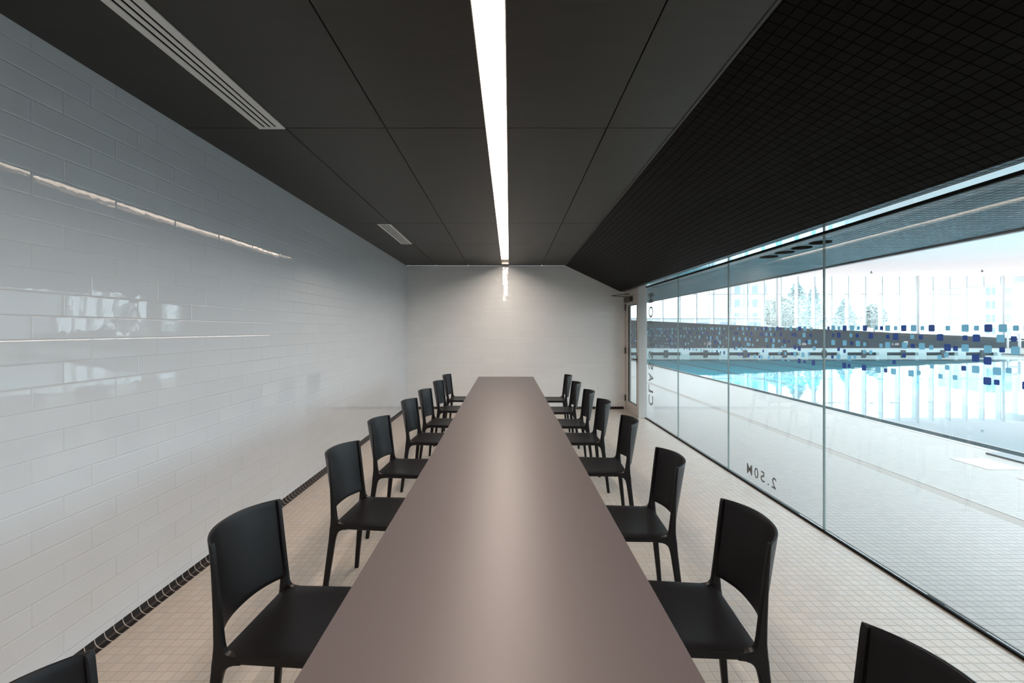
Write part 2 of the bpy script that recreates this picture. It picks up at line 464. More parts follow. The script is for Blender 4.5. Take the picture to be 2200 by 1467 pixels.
# ------------------------------------------------------------------ glass wall with stickers
def px_y(px): return F * XG / (px - 1089.0)       # depth on the glass plane of an image column
joints = [7.70, 6.27, 4.845, 3.385, 1.94, 0.49, -0.96, YF + 0.01]
S = []   # (depth, height, size, colour)
def add_st(zx, zy, big, navy):
    px = 1750 + zx / 3.667; py = 560 + zy / 3.667
    y = px_y(px)
    S.append((y, EYE - (py - 708) * y / F, 0.0375 if big else 0.0255, navy))
row1 = [(62,0,1),(96,0,1),(133,1,0),(178,0,0),(223,1,1),(280,1,0),(330,0,0),(382,1,1),(472,0,0),(512,0,1),(560,1,0),(622,0,0),(686,1,1),(762,1,0),(832,0,0),(905,1,1),(1031,0,0),(1167,1,0),(1256,0,0),(1349,1,1),(1462,1,0),(1565,0,0),(1662,1,1)]
for x, b_, n_ in row1: add_st(x, 531, b_, n_)
row2 = [(133,587,0,1),(177,587,1,1),(272,588,0,0),(321,590,0,1),(428,591,1,1),(561,597,0,1),(622,599,1,1),(752,600,0,0),(821,602,0,1),(970,604,1,1),(1166,607,0,1),(1255,610,1,1),(1445,613,1,0),(1549,616,0,1)]
row3 = [(133,644,1,0),(223,648,1,0),(278,650,0,1),(327,652,1,0),(380,658,0,0),(508,668,0,0),(560,664,1,0),(692,668,1,0),(758,672,0,1),(828,674,1,0),(902,683,0,0),(1029,684,1,1),(1092,692,0,1),(1167,687,1,0),(1345,697,1,0),(1457,702,0,1),(1561,707,1,0),(1662,705,0,0)]
row4 = [(175,698,0,1),(222,712,0,1),(378,716,0,0),(428,722,0,0),(127,757,0,1),(175,757,1,0),(260,765,1,0),(302,758,0,0),(688,745,0,1),(712,744,0,0),(966,760,0,0),(1020,742,0,0),(1250,766,1,1),(1330,748,0,0),(1343,789,1,1),(610,798,0,1)]
row5 = [(220,825,1,1),(258,828,0,1),(375,843,1,1),(487,860,1,0),(545,865,0,1),(605,872,1,0),(743,887,1,0),(804,883,0,0),(908,831,0,0),(1026,841,0,0),(973,910,0,0),(1088,920,0,0),(1156,847,0,1),(1250,856,1,0),(1417,871,1,0),(1508,865,0,0),(1341,948,1,1),(1415,958,0,1),(1650,985,1,1)]
for x, y, b_, n_ in row2 + row3 + row4 + row5: add_st(x, y, b_, n_)
base = list(S)
rs = random.Random(5)
for k in (1, 2, 3):                               # the same band runs on along the glass
    for (y, h, s_, n_) in base:
        yy = y + 1.43 * k + (0.012 if s_ > 0.03 else -0.01) * k
        hh = h + (0.004 if k == 2 else 0)
        if yy > 3.36: S.append((yy, hh, s_, n_))
    for j in range(24):                           # denser towards the door
        yy = 3.5 + 1.43 * (k - 1) + j * 0.06 + rs.uniform(-.015, .015)
        if rs.random() < 0.75: S.append((yy, 1.5 - 0.05 * rs.choice([0, 0, 1, 2, 2, 3]) + 0.006, rs.choice([0.0375, 0.0255, 0.03]), rs.random() < 0.4))
for (y, h, s_, n_) in base:                       # and behind the viewer
    if y - 1.43 < 2.0: S.append((y - 1.43, h, s_, n_))
uniq = []
for s_ in S:
    if all(abs(s_[0] - t_[0]) > (s_[2] + t_[2]) * 0.52 or abs(s_[1] - t_[1]) > (s_[2] + t_[2]) * 0.52 for t_ in uniq): uniq.append(s_)
S = uniq

def stickers(name, sel, x, parent, plane='X'):
    m = MB()
    for (y, h, s_, n_) in sel:
        m.mi = 0 if n_ else 1
        r = s_ * 0.17; pts = []
        for cx, cz, a0 in ((1, 1, 0), (-1, 1, 90), (-1, -1, 180), (1, -1, 270)):
            for k in range(4):
                a = math.radians(a0 + k * 30)
                pts.append((y + cx * (s_ / 2 - r) + math.cos(a) * r, h + cz * (s_ / 2 - r) + math.sin(a) * r))
        m.face([(x, p, q) for p, q in pts])
    return m.obj(name, [M['navy'], M['slate']], parent, fix=False)

panes = []
for i in range(len(joints) - 1):
    y1, y0 = joints[i] - (0 if i == 0 else 0.003), joints[i + 1] + 0.003
    t = empty('window_%d' % (i + 1), (XG, (y0 + y1) / 2, 0.0))
    struct(t, ['glass pane beside the door with tall grey lettering', 'second glass pane from the door with dense sticker band', 'third glass pane from the door with black depth mark near the floor',
               'wide glass pane right of the steel coloured joint with scattered blue squares', 'nearest glass pane beside the viewer', 'glass pane just behind the viewer', 'last glass pane behind the viewer'][i], 'window')
    m = MB(); m.box(0.0, 0.012, y0 - t.location.y, y1 - t.location.y, 0.015, SO - 0.006)
    m.obj('pane', M['glass'], t)
    if i > 0:
        m = MB(); m.box(-0.001, 0.013, y1 - t.location.y - 0.001, y1 - t.location.y + 0.007, 0.015, SO - 0.008)
        m.obj('glass_joint', M['glass_edge'], t)
    sel = [(a - t.location.y, b, c, d) for a, b, c, d in S if y0 + 0.02 < a < y1 - 0.02]
    if sel:
        o = stickers('sticker_band', sel, 0.0125, t); o['label'] = 'band of small navy and slate blue rounded squares'
    panes.append(t)

# vertical lettering, read from the pool side
ys = [860, 835, 811, 786, 762, 733, 701, 670, 640]
items = []
for ch, py in zip('CLASSROOM', ys):
    zc = EYE - (py - 708) * 7.48 / F
    w = {'L': 0.12, 'S': 0.12, 'C': 0.165, 'O': 0.185, 'M': 0.16}.get(ch, 0.14)
    items.append((ch, (zc - w / 2, zc + w / 2, -7.60 + panes[0].location.y, -7.365 + panes[0].location.y)))
o = glyphs_mesh('lettering', items, (0, 0, 1), (0, -1, 0), (1, 0, 0), (0.0125, 0, 0), M['letter_grey'], panes[0], bold=0.012)
o['label'] = 'tall grey lettering reading upwards, seen from behind'
py_ = panes[2].location.y
items = [('2', (4.000 - py_, 4.067 - py_, 0.091, 0.189)), ('.', (4.112 - py_, 4.130 - py_, 0.091, 0.107)), ('5', (4.178 - py_, 4.243 - py_, 0.091, 0.189)),
         ('0', (4.284 - py_, 4.350 - py_, 0.091, 0.189)), ('M', (4.392 - py_, 4.486 - py_, 0.091, 0.189))]
o = glyphs_mesh('lettering', items, (0, 1, 0), (0, 0, 1), (1, 0, 0), (0.0125, 0, 0), M['letter_black'], panes[2], bold=0.006)
o['label'] = 'black depth mark, seen from behind'

# ------------------------------------------------------------------ door
D = empty('door_1', (XD, 8.16, 0)); struct(D, 'narrow cream framed glass door in the far right corner', 'door')
def dl(y): return y - 8.16
m = MB()
m.box(0, 0.07, dl(7.79), dl(YB), 2.112, SO)
m.box(0, 0.07, dl(8.588), dl(YB), 0, 2.112)
m.obj('door_frame', M['door_paint'], D)
m = MB()
m.box(0.006, 0.05, dl(7.795), dl(7.86), 0.01, 2.105)
m.box(0.006, 0.05, dl(8.39), dl(8.583), 0.01, 2.105)
m.box(0.006, 0.05, dl(7.86), dl(8.39), 0.01, 0.185)
m.box(0.006, 0.05, dl(7.86), dl(8.39), 1.94, 2.105)
m.bevel(0.0015, 1)
leaf = m.obj('door_leaf', M['door_paint'], D)
m = MB(); m.box(0.024, 0.032, dl(7.86), dl(8.39), 0.185, 1.94); m.obj('door_glass', M['glass'], leaf)
m = MB()
for a in ((7.86, 7.868), (8.382, 8.39)): m.box(0.004, 0.024, dl(a[0]), dl(a[1]), 0.185, 1.94)
m.box(0.004, 0.024, dl(7.86), dl(8.39), 0.185, 0.192); m.box(0.004, 0.024, dl(7.86), dl(8.39), 1.933, 1.94)
m.obj('glazing_bead', M['gasket'], leaf)
st = [(dl(7.89 + rs.random() * 0.46), 1.5 - 0.05 * rs.randint(0, 5), rs.choice([0.0375, 0.0255]), rs.random() < 0.45) for _ in range(26)]
u2 = []
for s_ in st:
    if all(abs(s_[0] - t_[0]) > 0.036 or abs(s_[1] - t_[1]) > 0.03 for t_ in u2): u2.append(s_)
o = stickers('sticker_band', u2, 0.0325, leaf); o['label'] = 'small blue rounded squares on the door glass'
m = MB(); m.cyl((-0.045, dl(7.83), 0.99), (-0.045, dl(7.97), 0.99), 0.009); m.cyl((-0.05, dl(7.83), 0.99), (0.008, dl(7.83), 0.99), 0.009)
m.box(0.0, 0.008, dl(7.81), dl(7.85), 0.92, 1.06)
m.obj('door_handle', M['bronze'], leaf)
for z in (0.16, 1.05, 1.86):
    m = MB(); m.cyl((-0.006, dl(8.588), z), (-0.006, dl(8.588), z + 0.115), 0.008); m.box(-0.002, 0.002, dl(8.56), dl(8.615), z, z + 0.115)
    m.obj('hinge', M['bronze'], D)
m = MB(); m.box(-0.055, 0.004, dl(8.10), dl(8.50), 2.005, 2.09); m.bevel(0.004, 2)
cl = m.obj('door_closer', M['bronze'], D)
m = MB()
m.tube([(-0.03, dl(8.40), 2.10), (-0.28, dl(8.52), 2.135)], 0.006); m.tube([(-0.28, dl(8.52), 2.135), (0.0, dl(8.30), 2.15)], 0.006)
m.cyl((-0.03, dl(8.40), 2.085), (-0.03, dl(8.40), 2.11), 0.012)
m.obj('closer_arm', M['bronze'], cl)

# ------------------------------------------------------------------ ceiling light
y0, y1 = YF + 0.1, 8.07
L_ = empty('linear_light', (-0.05, 3.0, CE)); tag(L_, 'long recessed white linear light in the dark ceiling above the table', 'light')
def lx(y): return LX(y)
DEP = 0.036
m = MB()
A, B = y0, 8.42
for (ya, yb) in ((A, B),):
    for side in (0, 1):
        xa, xb = lx(ya)[side] + 0.05, lx(yb)[side] + 0.05
        sg = -1 if side == 0 else 1
        m.hexa([(xa, ya - 3, -0.002), (xa + sg * 0.004, ya - 3, -0.002), (xb + sg * 0.004, yb - 3, -0.002), (xb, yb - 3, -0.002)],
               [(xa, ya - 3, DEP + 0.01), (xa + sg * 0.004, ya - 3, DEP + 0.01), (xb + sg * 0.004, yb - 3, DEP + 0.01), (xb, yb - 3, DEP + 0.01)])
m.hexa([(lx(B)[0] + 0.05, B - 3.004, 0), (lx(B)[1] + 0.05, B - 3.004, 0), (lx(B)[1] + 0.05, B - 3, 0), (lx(B)[0] + 0.05, B - 3, 0)],
       [(lx(B)[0] + 0.05, B - 3.004, DEP + 0.01), (lx(B)[1] + 0.05, B - 3.004, DEP + 0.01), (lx(B)[1] + 0.05, B - 3, DEP + 0.01), (lx(B)[0] + 0.05, B - 3, DEP + 0.01)])
m.hexa([(lx(A)[0] + 0.05, A - 3, DEP + 0.008), (lx(A)[1] + 0.05, A - 3, DEP + 0.008), (lx(B)[1] + 0.05, B - 3, DEP + 0.008), (lx(B)[0] + 0.05, B - 3, DEP + 0.008)],
       [(lx(A)[0] + 0.05, A - 3, DEP + 0.014), (lx(A)[1] + 0.05, A - 3, DEP + 0.014), (lx(B)[1] + 0.05, B - 3, DEP + 0.014), (lx(B)[0] + 0.05, B - 3, DEP + 0.014)])
m.obj('housing', M['lip'], L_)
m = MB()
e = 0.012
m.hexa([(lx(y0)[0] + 0.05 + e, y0 - 3, DEP), (lx(y0)[1] + 0.05 - 0.003, y0 - 3, DEP), (lx(y1)[1] + 0.05 - 0.003, y1 - 3, DEP), (lx(y1)[0] + 0.05 + e, y1 - 3, DEP)],
       [(lx(y0)[0] + 0.05 + e, y0 - 3, DEP + 0.006), (lx(y0)[1] + 0.05 - 0.003, y0 - 3, DEP + 0.006), (lx(y1)[1] + 0.05 - 0.003, y1 - 3, DEP + 0.006), (lx(y1)[0] + 0.05 + e, y1 - 3, DEP + 0.006)])
m.obj('diffuser', M['led'], L_)

# ------------------------------------------------------------------ vents
def vent(ya, yb, label):
    v = empty('air_vent', (-1.4115, (ya + yb) / 2, CE)); tag(v, label, 'vent', 'slot air vents in the ceiling')
    h = (yb - ya) / 2; w = 0.0785
    m = MB()
    m.box(-w, -w + 0.034, -h, h, -0.006, 0); m.box(w - 0.040, w, -h, h, -0.006, 0)
    m.box(-w + 0.034, w - 0.040, h - 0.022, h, -0.006, 0); m.box(-w + 0.034, w - 0.040, -h, -h + 0.022, -0.006, 0)
    m.obj('frame', M['vent'], v)
    x = -w + 0.034
    inner = 2 * w - 0.074
    sl = (inner - 3 * 0.0135) / 2
    for k in range(2):
        a = x + 0.0135 * (k + 1) + sl * k
        m = MB(); m.box(a, a + sl, -h + 0.022, h - 0.022, -0.005, 0.0); m.obj('slat', M['vent'], v)
    m = MB(); m.box(x, w - 0.040, -h + 0.022, h - 0.022, -0.0008, -0.0002); m.obj('backing', M['black'], v)
vent(0.29, 2.742, 'long grey slotted air vent near the viewer, upper left')
vent(5.225, 6.43, 'short grey slotted air vent near the end wall')

# ------------------------------------------------------------------ table
T = empty('conference_table', (-0.015, 3.66, 0)); tag(T, 'long taupe conference table running down the middle of the room', 'table')
TL = 3.60
m = MB(); m.box(-0.4385, 0.4375, -TL, TL, 0.722, 0.75); m.bevel(0.0015, 2)
m.obj('tabletop', M['table'], T)
for yy in (-3.3, -1.1, 1.1, 3.3):
    m = MB(); m.box(-0.22, 0.22, yy - 0.03, yy + 0.03, 0.0, 0.012); m.box(-0.04, 0.04, yy - 0.04, yy + 0.04, 0.012, 0.70); m.box(-0.25, 0.25, yy - 0.03, yy + 0.03, 0.70, 0.722)
    m.obj('leg', M['table_leg'], T)

# ------------------------------------------------------------------ chair   local: +x = front, y = side, origin = foot of rear corner line at mid width
W = 0.205
def chair_back():
    m = MB(); NS, NV = 24, 14
    z0, z1 = 0.497, 0.808
    def endx(z): return 0.0445 - 0.0375 * (z - z0) / (z1 - z0)
    def bow(z): return 0.066 + 0.017 * (z - z0) / (z1 - z0)
    def pt(s, v, off):
        z = z0 + (z1 - z0) * v
        z += (0.004 * (1 - s * s)) * v
        yy = s * (W - 0.003)
        x = endx(z) - bow(z) * (1 - abs(s) ** 2.4) + off
        return (x, yy, z)
    G = {}
    for side, off in ((0, 0.0), (1, -0.010)):
        for i in range(NS + 1):
            s = -1 + 2 * i / NS
            s = math.sin(s * math.pi / 2) * 0.35 + s * 0.65
            for j in range(NV + 1):
                G[side, i, j] = m.bm.verts.new(pt(s, j / NV, off))
    for side in (0, 1):
        for i in range(NS):
            for j in range(NV):
                m.bm.faces.new([G[side, i, j], G[side, i + 1, j], G[side, i + 1, j + 1], G[side, i, j + 1]])
    for i in range(NS):
        for j in (0, NV): m.bm.faces.new([G[0, i, j], G[0, i + 1, j], G[1, i + 1, j], G[1, i, j]])
    for j in range(NV):
        for i in (0, NS): m.bm.faces.new([G[0, i, j], G[0, i, j + 1], G[1, i, j + 1], G[1, i, j]])
    bmesh.ops.recalc_face_normals(m.bm, faces=m.bm.faces)
    es = [e_ for e_ in m.bm.edges if e_.calc_face_angle(0) > 1.0]
    bmesh.ops.bevel(m.bm, geom=es, offset=0.0025, segments=2, profile=0.5, affect='EDGES', clamp_overlap=True)
    return m

def outline_solid(prof, y0, y1, splay=None):
    """extrude an x-z outline between y0 and y1; splay(z) shifts the section sideways"""
    m = MB()
    a = [m.bm.verts.new((x, y0 + (splay(z) if splay else 0), z)) for x, z in prof]
    b = [m.bm.verts.new((x, y1 + (splay(z) if splay else 0), z)) for x, z in prof]
    m.bm.faces.new(a); m.bm.faces.new(list(reversed(b)))
    n = len(prof)
    for i in range(n):
        j = (i + 1) % n
        m.bm.faces.new([a[i], b[i], b[j], a[j]])
    bmesh.ops.recalc_face_normals(m.bm, faces=m.bm.faces)
    return m

def arc(cx, cz, r, a0, a1, n=8):
    return [(cx + r * math.cos(math.radians(a0 + (a1 - a0) * k / n)), cz + r * math.sin(math.radians(a0 + (a1 - a0) * k / n))) for k in range(n + 1)]

def strip_solid(rows, y0, y1, splay):
    """rows = (z, xr, xf) sections from foot to head, lofted; gives clean quads along the leg"""
    m = MB(); prev = None; first = None
    for z, xr, xf_ in rows:
        sh = splay(z); c = 0.0045
        ring = [(xr + c, y0), (xf_ - c, y0), (xf_, y0 + c), (xf_, y1 - c), (xf_ - c, y1), (xr + c, y1), (xr, y1 - c), (xr, y0 + c)]
        if xf_ - xr < 0.012:
            c = (xf_ - xr) * 0.3
            ring = [(xr + c, y0), (xf_ - c, y0), (xf_, y0 + c), (xf_, y1 - c), (xf_ - c, y1), (xr + c, y1), (xr, y1 - c), (xr, y0 + c)]
        vs_ = [m.bm.verts.new((x, y + sh, z)) for x, y in ring]
        if prev:
            for i in range(8):
                j = (i + 1) % 8
                f = m.bm.faces.new([prev[i], prev[j], vs_[j], vs_[i]])
        else: first = vs_
        prev = vs_
    m.bm.faces.new(list(reversed(first))); m.bm.faces.new(prev)
    return m

def make_chair():
    root = empty('dining_chair')
    # seat: dished slab with a rounded skirt, narrow slot left free towards the back
    m = MB()
    hw = W - 0.004; NX, NY = 20, 20
    xa, xb = 0.030, 0.452
    def zt(x, y): return 0.457 - 0.006 * max(0, 1 - ((x - 0.22) / 0.2) ** 2) * max(0, 1 - (y / 0.17) ** 2)
    def clampc(x, y):
        # round the plan corners
        r = 0.035; wdt = hw + 0.010 * (x - xa) / (xb - xa)
        y = y * wdt
        for cx, sx in ((xb - r, 1),):
            if (x - cx) * sx > 0 and abs(y) > wdt - r:
                dx, dy = (x - cx), abs(y) - (wdt - r)
                mx_ = max(dx, dy); d = math.hypot(dx, dy)
                if d > 0: k = mx_ / d; x = cx + dx * k; y = math.copysign(wdt - r + dy * k, y)
        return x, y
    def px(i): return xa + (xb - xa) * i / NX
    top, mid, low = {}, {}, {}
    for i in range(NX + 1):
        for j in range(NY + 1):
            x, y = clampc(px(i), -1 + 2 * j / NY)
            edge = i in (0, NX) or j in (0, NY)
            top[i, j] = m.bm.verts.new((x, y, zt(x, y) - (0.002 if edge else 0)))
    for i in range(NX):
        for j in range(NY): m.bm.faces.new([top[i, j], top[i + 1, j], top[i + 1, j + 1], top[i, j + 1]])
    ring = [(i, 0) for i in range(NX)] + [(NX, j) for j in range(NY)] + [(i, NY) for i in range(NX, 0, -1)] + [(0, j) for j in range(NY, 0, -1)]
    prev = [top[q] for q in ring]
    for k, (dz, ins) in enumerate(((0.004, -0.0015), (0.026, -0.001), (0.029, 0.003), (0.029, 0.022), (0.010, 0.024))):
        cur = []
        for q in ring:
            x, y = top[q].co.x, top[q].co.y
            cx, cy = 0.24, 0.0
            nx_ = (-1 if q[0] == 0 else (1 if q[0] == NX else 0)); ny_ = (-1 if q[1] == 0 else (1 if q[1] == NY else 0))
            cur.append(m.bm.verts.new((x - nx_ * ins, y - ny_ * ins, 0.457 - dz)))
        for a_ in range(len(ring)):
            b_ = (a_ + 1) % len(ring)
            m.bm.faces.new([prev[a_], prev[b_], cur[b_], cur[a_]])
        prev = cur
    m.bm.faces.new(prev)
    m.obj('seat', M['chair'], root, smooth=0.6)
    chair_back().obj('backrest', M['chair'], root, smooth=0.7)
    # rear legs run on upwards as the sides of the back
    rows = [(0.0, -0.035, -0.011), (0.10, -0.026, 0.001), (0.20, -0.016, 0.014), (0.30, -0.006, 0.027), (0.36, 0.000, 0.035), (0.385, 0.002, 0.040), (0.40, 0.003, 0.045),
            (0.412, 0.004, 0.054), (0.421, 0.0045, 0.066), (0.427, 0.005, 0.085), (0.4285, 0.0055, 0.105), (0.446, 0.008, 0.105), (0.4545, 0.0085, 0.088), (0.4575, 0.009, 0.070), (0.4615, 0.009, 0.060),
            (0.468, 0.010, 0.0525), (0.476, 0.0105, 0.048), (0.486, 0.011, 0.0455), (0.50, 0.011, 0.043), (0.56, 0.010, 0.036), (0.64, 0.007, 0.027), (0.72, 0.003, 0.018), (0.79, -0.001, 0.009), (0.803, -0.002, 0.006), (0.807, -0.001, 0.004)]
    for s in (-1, 1):
        ya, yb = (W - 0.022, W) if s > 0 else (-W, -W + 0.022)
        strip_solid(rows, ya, yb, lambda z, s=s: s * 0.03 * max(0, (0.4 - z) / 0.4)).obj('leg', M['chair'], root, smooth=0.5)
    frows = [(0.0, 0.428, 0.450), (0.15, 0.421, 0.449), (0.30, 0.412, 0.446), (0.38, 0.405, 0.444), (0.405, 0.396, 0.444), (0.418, 0.380, 0.4435), (0.4275, 0.350, 0.443), (0.4285, 0.335, 0.443)]
    for s in (-1, 1):
        ya, yb = (W - 0.018, W + 0.006) if s > 0 else (-W - 0.006, -W + 0.018)
        strip_solid(frows, ya, yb, lambda z, s=s: s * 0.012 * max(0, (0.4 - z) / 0.4)).obj('leg', M['chair'], root, smooth=0.5)
    for s in (-1, 1):
        m = MB(); m.box(0.112, 0.126, s * 0.18 - 0.004, s * 0.18 + 0.004, 0.422, 0.432); m.obj('stacking_pad', M['chair_pad'], root)
    return root

# far top corner of every backrest (X, depth) and the turn of the chair
LEFT = [(-0.899, 0.989, 3.0), (-0.931, 1.866, 3.2), (-0.927, 2.854, 4.6), (-0.954, 3.700, 3.5), (-0.917, 4.635, 4.5), (-0.897, 5.390, 5.0), (-0.880, 6.277, 4.0), (-0.882, 7.149, 3.0)]
RIGHT = [(0.845, 1.0805, 4.0), (0.884, 1.874, 4.4), (0.884, 2.693, 3.2), (0.935, 3.716, 3.8), (0.919, 4.616, 1.0), (0.903, 5.334, 0.5), (0.884, 6.168, 0.0), (0.903, 7.088, 1.0)]
NL = ['black plastic chair cut off at the bottom left corner of the photo', 'large black chair fully in view on the left, second from the viewer', 'third chair from the viewer in the left row, against the pale tile wall',
      'fourth chair from the viewer in the left row', 'fifth chair from the viewer in the left row', 'third chair from the far end in the left row', 'last but one black chair at the far end of the left row',
      'farthest black chair of the left row by the table end']
NR = ['black plastic chair cut off at the bottom right corner of the photo', 'large black chair fully in view on the right, second from the viewer', 'third chair from the viewer in the right row, in front of the glass',
      'fourth chair from the viewer in the right row, in front of the post', 'fifth chair from the viewer in the right row, in front of the glass door', 'third chair from the far end in the right row', 'last but one black chair at the far end of the right row',
      'farthest black chair of the right row by the table end']
proto = make_chair(); used = False
for row, names, sgn in ((LEFT, NL, 1), (RIGHT, NR, -1)):
    for (X, Y, deg), lab in zip(row, names):
        # the corner lies at local (0, +-W); turn is clockwise seen from above
        rz = math.radians(deg) * -1 + (0 if sgn > 0 else math.pi)
        if sgn > 0: ly = W
        else: ly = -W
        off = Matrix.Rotation(rz, 3, 'Z') @ Vector((0, ly, 0))
        loc = (X - off.x, Y - off.y, 0)
        if not used: c = proto; c.location = loc; c.rotation_euler = (0, 0, rz); used = True
        else: c = dup(proto, loc, rz)
        tag(c, lab, 'chair', 'black plastic chairs along the left side of the table' if sgn > 0 else 'black plastic chairs along the right side of the table')

# ------------------------------------------------------------------ pool hall
PX0, PX1, PY0, PY1 = 6.3, 31.3, -12.0, 28.8
XH = 41.5; HC = 5.8; YC_ = 37.0
m = MB()
m.box(XG + 0.005, 3.92, PY0, YH, -0.2, 0); m.box(4.06, PX0 - 0.33, PY0, YH, -0.2, 0)
m.box(PX1 + 0.3, XH, PY0, YH, -0.2, 0); m.box(PX0 - 0.33, PX1 + 0.3, PY1 + 0.4, YH, -0.2, 0)
struct(m.obj('floor', M['deck']), 'pale mosaic pool deck outside the glass', 'floor')
m = MB(); m.box(3.92, 4.06, PY0, YH, -0.2, -0.002)
struct(m.obj('trim_7', M['drain']), 'beige drain cover strip running along the deck', 'trim')
m = MB(); m.box(PX0 - 0.33, PX0 - 0.24, PY0, PY1 + 0.4, -0.2, 0.002); m.box(PX0 - 0.03, PX0 + 0.0, PY0, PY1, -0.2, 0.0)
m.box(PX1, PX1 + 0.3, PY0, PY1 + 0.4, -0.2, 0.002)
struct(m.obj('trim_8', M['edge_tile']), 'pale stone edging along the pool side', 'trim')
# overflow grating
def grate_material():
    t = NT('overflow_grating')
    geo = t.n('ShaderNodeNewGeometry')
    sp = t.n('ShaderNodeSeparateXYZ', {0: geo.outputs['Position']})
    u = t.math('FRACT', t.math('DIVIDE', sp.outputs[1], 0.05))
    mk = t.math('GREATER_THAN', u, 0.45)
    col = t.mixc(mk, (0.012, 0.022, 0.026, 1), (0.05, 0.065, 0.068, 1))
    return t.surf(t.n('ShaderNodeBsdfPrincipled', {'Base Color': col, 'Roughness': 0.9, 'Specular IOR Level': 0.1}))
m = MB(); m.box(PX0 - 0.24, PX0 - 0.03, PY0, PY1, -0.05, -0.004)
struct(m.obj('trim_9', grate_material()), 'dark overflow grating along the pool edge', 'trim')
m = MB()
m.box(PX0 - 0.01, PX1, PY0, PY1, -0.75, -0.45); m.box(PX0 - 0.03, PX0, PY0, PY1, -0.5, -0.02)
struct(m.obj('pool_basin', M['basin']), 'turquoise pool floor with dark lane lines', 'pool')
m = MB(); m.face([(PX0, PY0, -0.04), (PX1, PY0, -0.04), (PX1, PY1 - 0.002, -0.04), (PX0, PY1 - 0.002, -0.04)])
tag(m.obj('pool_water', M['water'], fix=False), 'calm blue pool water beyond the deck reflecting the windows', 'water', kind='stuff')
# raised head wall of the far pool end, with openings at the water line
m = MB()
HW = 0.30
m.box(PX0 - 0.33, XH, PY1, PY1 + 0.4, 0.062, HW)
xs = [PX0 + 1.25 + 2.5 * k for k in range(10)]
prev = PX0 - 0.33
for k, x in enumerate(xs):
    a, b = x - 1.0, x + 1.0
    m.box(prev, a, PY1, PY1 + 0.4, -0.5, 0.062); prev = b
m.box(prev, XH, PY1, PY1 + 0.4, -0.5, 0.062)
m.mi = 1; m.box(PX0, PX1, PY1 + 0.25, PY1 + 0.38, -0.5, 0.062)
struct(m.obj('wall_pool_end', [M['headwall'], M['slot_shade']]), 'low white end wall of the pool with long slots at the water line', 'wall')
m = MB(); m.box(PX0 - 0.33, XH, PY1 - 0.01, PY1 + 0.42, HW, HW + 0.015)
struct(m.obj('trim_10', M['marker']), 'white coping on the pool end wall', 'trim')
pb = None
for k, x in enumerate(xs):
    if pb is None:
        pb = empty('starting_block', (x, PY1, 0))
        m = MB(); m.box(-0.125, 0.125, -0.07, -0.001, -0.03, 0.205); m.bevel(0.006, 1); m.obj('base', M['block'], pb)
        m = MB(); m.box(-0.14, 0.14, -0.085, -0.071, 0.06, 0.14); m.obj('backstroke_plate', M['block'], pb)
        o = pb
    else:
        o = dup(pb, (x, PY1, 0), 0)
    tag(o, 'small dark starting block in the slotted white pool end wall, %s from the left' % ['first', 'second', 'third', 'fourth', 'fifth', 'sixth', 'seventh', 'eighth', 'ninth', 'tenth'][k], 'starting block', 'starting blocks at the far pool end')
# grey wall with a falling top edge
YW = 35.0
def gx(px): return (px - 1089) * YW / F
def gz(py): return EYE - (py - 708) * YW / F
m = MB()
a, b = (gx(1340), gz(687)), (gx(2230), gz(729))
m.hexa([(a[0], YW, 0), (b[0], YW, 0), (b[0], YW, b[1]), (a[0], YW, a[1])], [(a[0], YW + 0.3, 0), (b[0], YW + 0.3, 0), (b[0], YW + 0.3, b[1]), (a[0], YW + 0.3, a[1])])
gw = struct(m.obj('wall_grey', M['greywall']), 'low grey wall with a falling top edge beyond the pool', 'wall')
m = MB()
m.hexa([(a[0], YW - 0.02, a[1] - 0.28), (b[0], YW - 0.02, b[1] - 0.28), (b[0], YW, b[1] - 0.28), (a[0], YW, a[1] - 0.28)], [(a[0], YW - 0.02, a[1]), (b[0], YW - 0.02, b[1]), (b[0], YW, b[1]), (a[0], YW, a[1])])
for px in (1432, 1627, 1691, 1793, 1865, 1932): m.box(gx(px) - 0.04, gx(px) + 0.04, YW - 0.015, YW, 0, gz(715))
m.obj('cap_band', M['greycap'], gw)
def wall_text(s_, px0, px1, py0, py1):
    n = len(s_); items = []
    w = (gx(px1) - gx(px0)) / n
    for i, ch in enumerate(s_):
        u = gx(px0) + w * i
        if ch == '.': items.append((ch, (u + w * .4, u + w * .6, gz(py1), gz(py1) + 0.05)))
        elif ch == '1': items.append((ch, (u + w * .3, u + w * .65, gz(py1), gz(py0))))
        else: items.append((ch, (u + w * .08, u + w * .92, gz(py1), gz(py0))))
    o = glyphs_mesh('lettering', items, (1, 0, 0), (0, 0, 1), (0, -1, 0), (0, YW - 0.002, 0), M['letter_white'], gw, 0.01, bold=0.03)
    o['label'] = 'white depth mark'
wall_text('1.22M', 1513, 1528, 735.5, 741)
wall_text('2.00M', 1717, 1732, 736.5, 741.5)
wall_text('2.40M', 1916, 1931, 737, 741.5)
m = MB(); m.box(gx(1941), gx(1949), YW - 0.06, YW, gz(741), gz(733)); tag(m.obj('wall_box', M['hall_white']), 'small white box fixed to the grey wall beyond the pool', 'box')
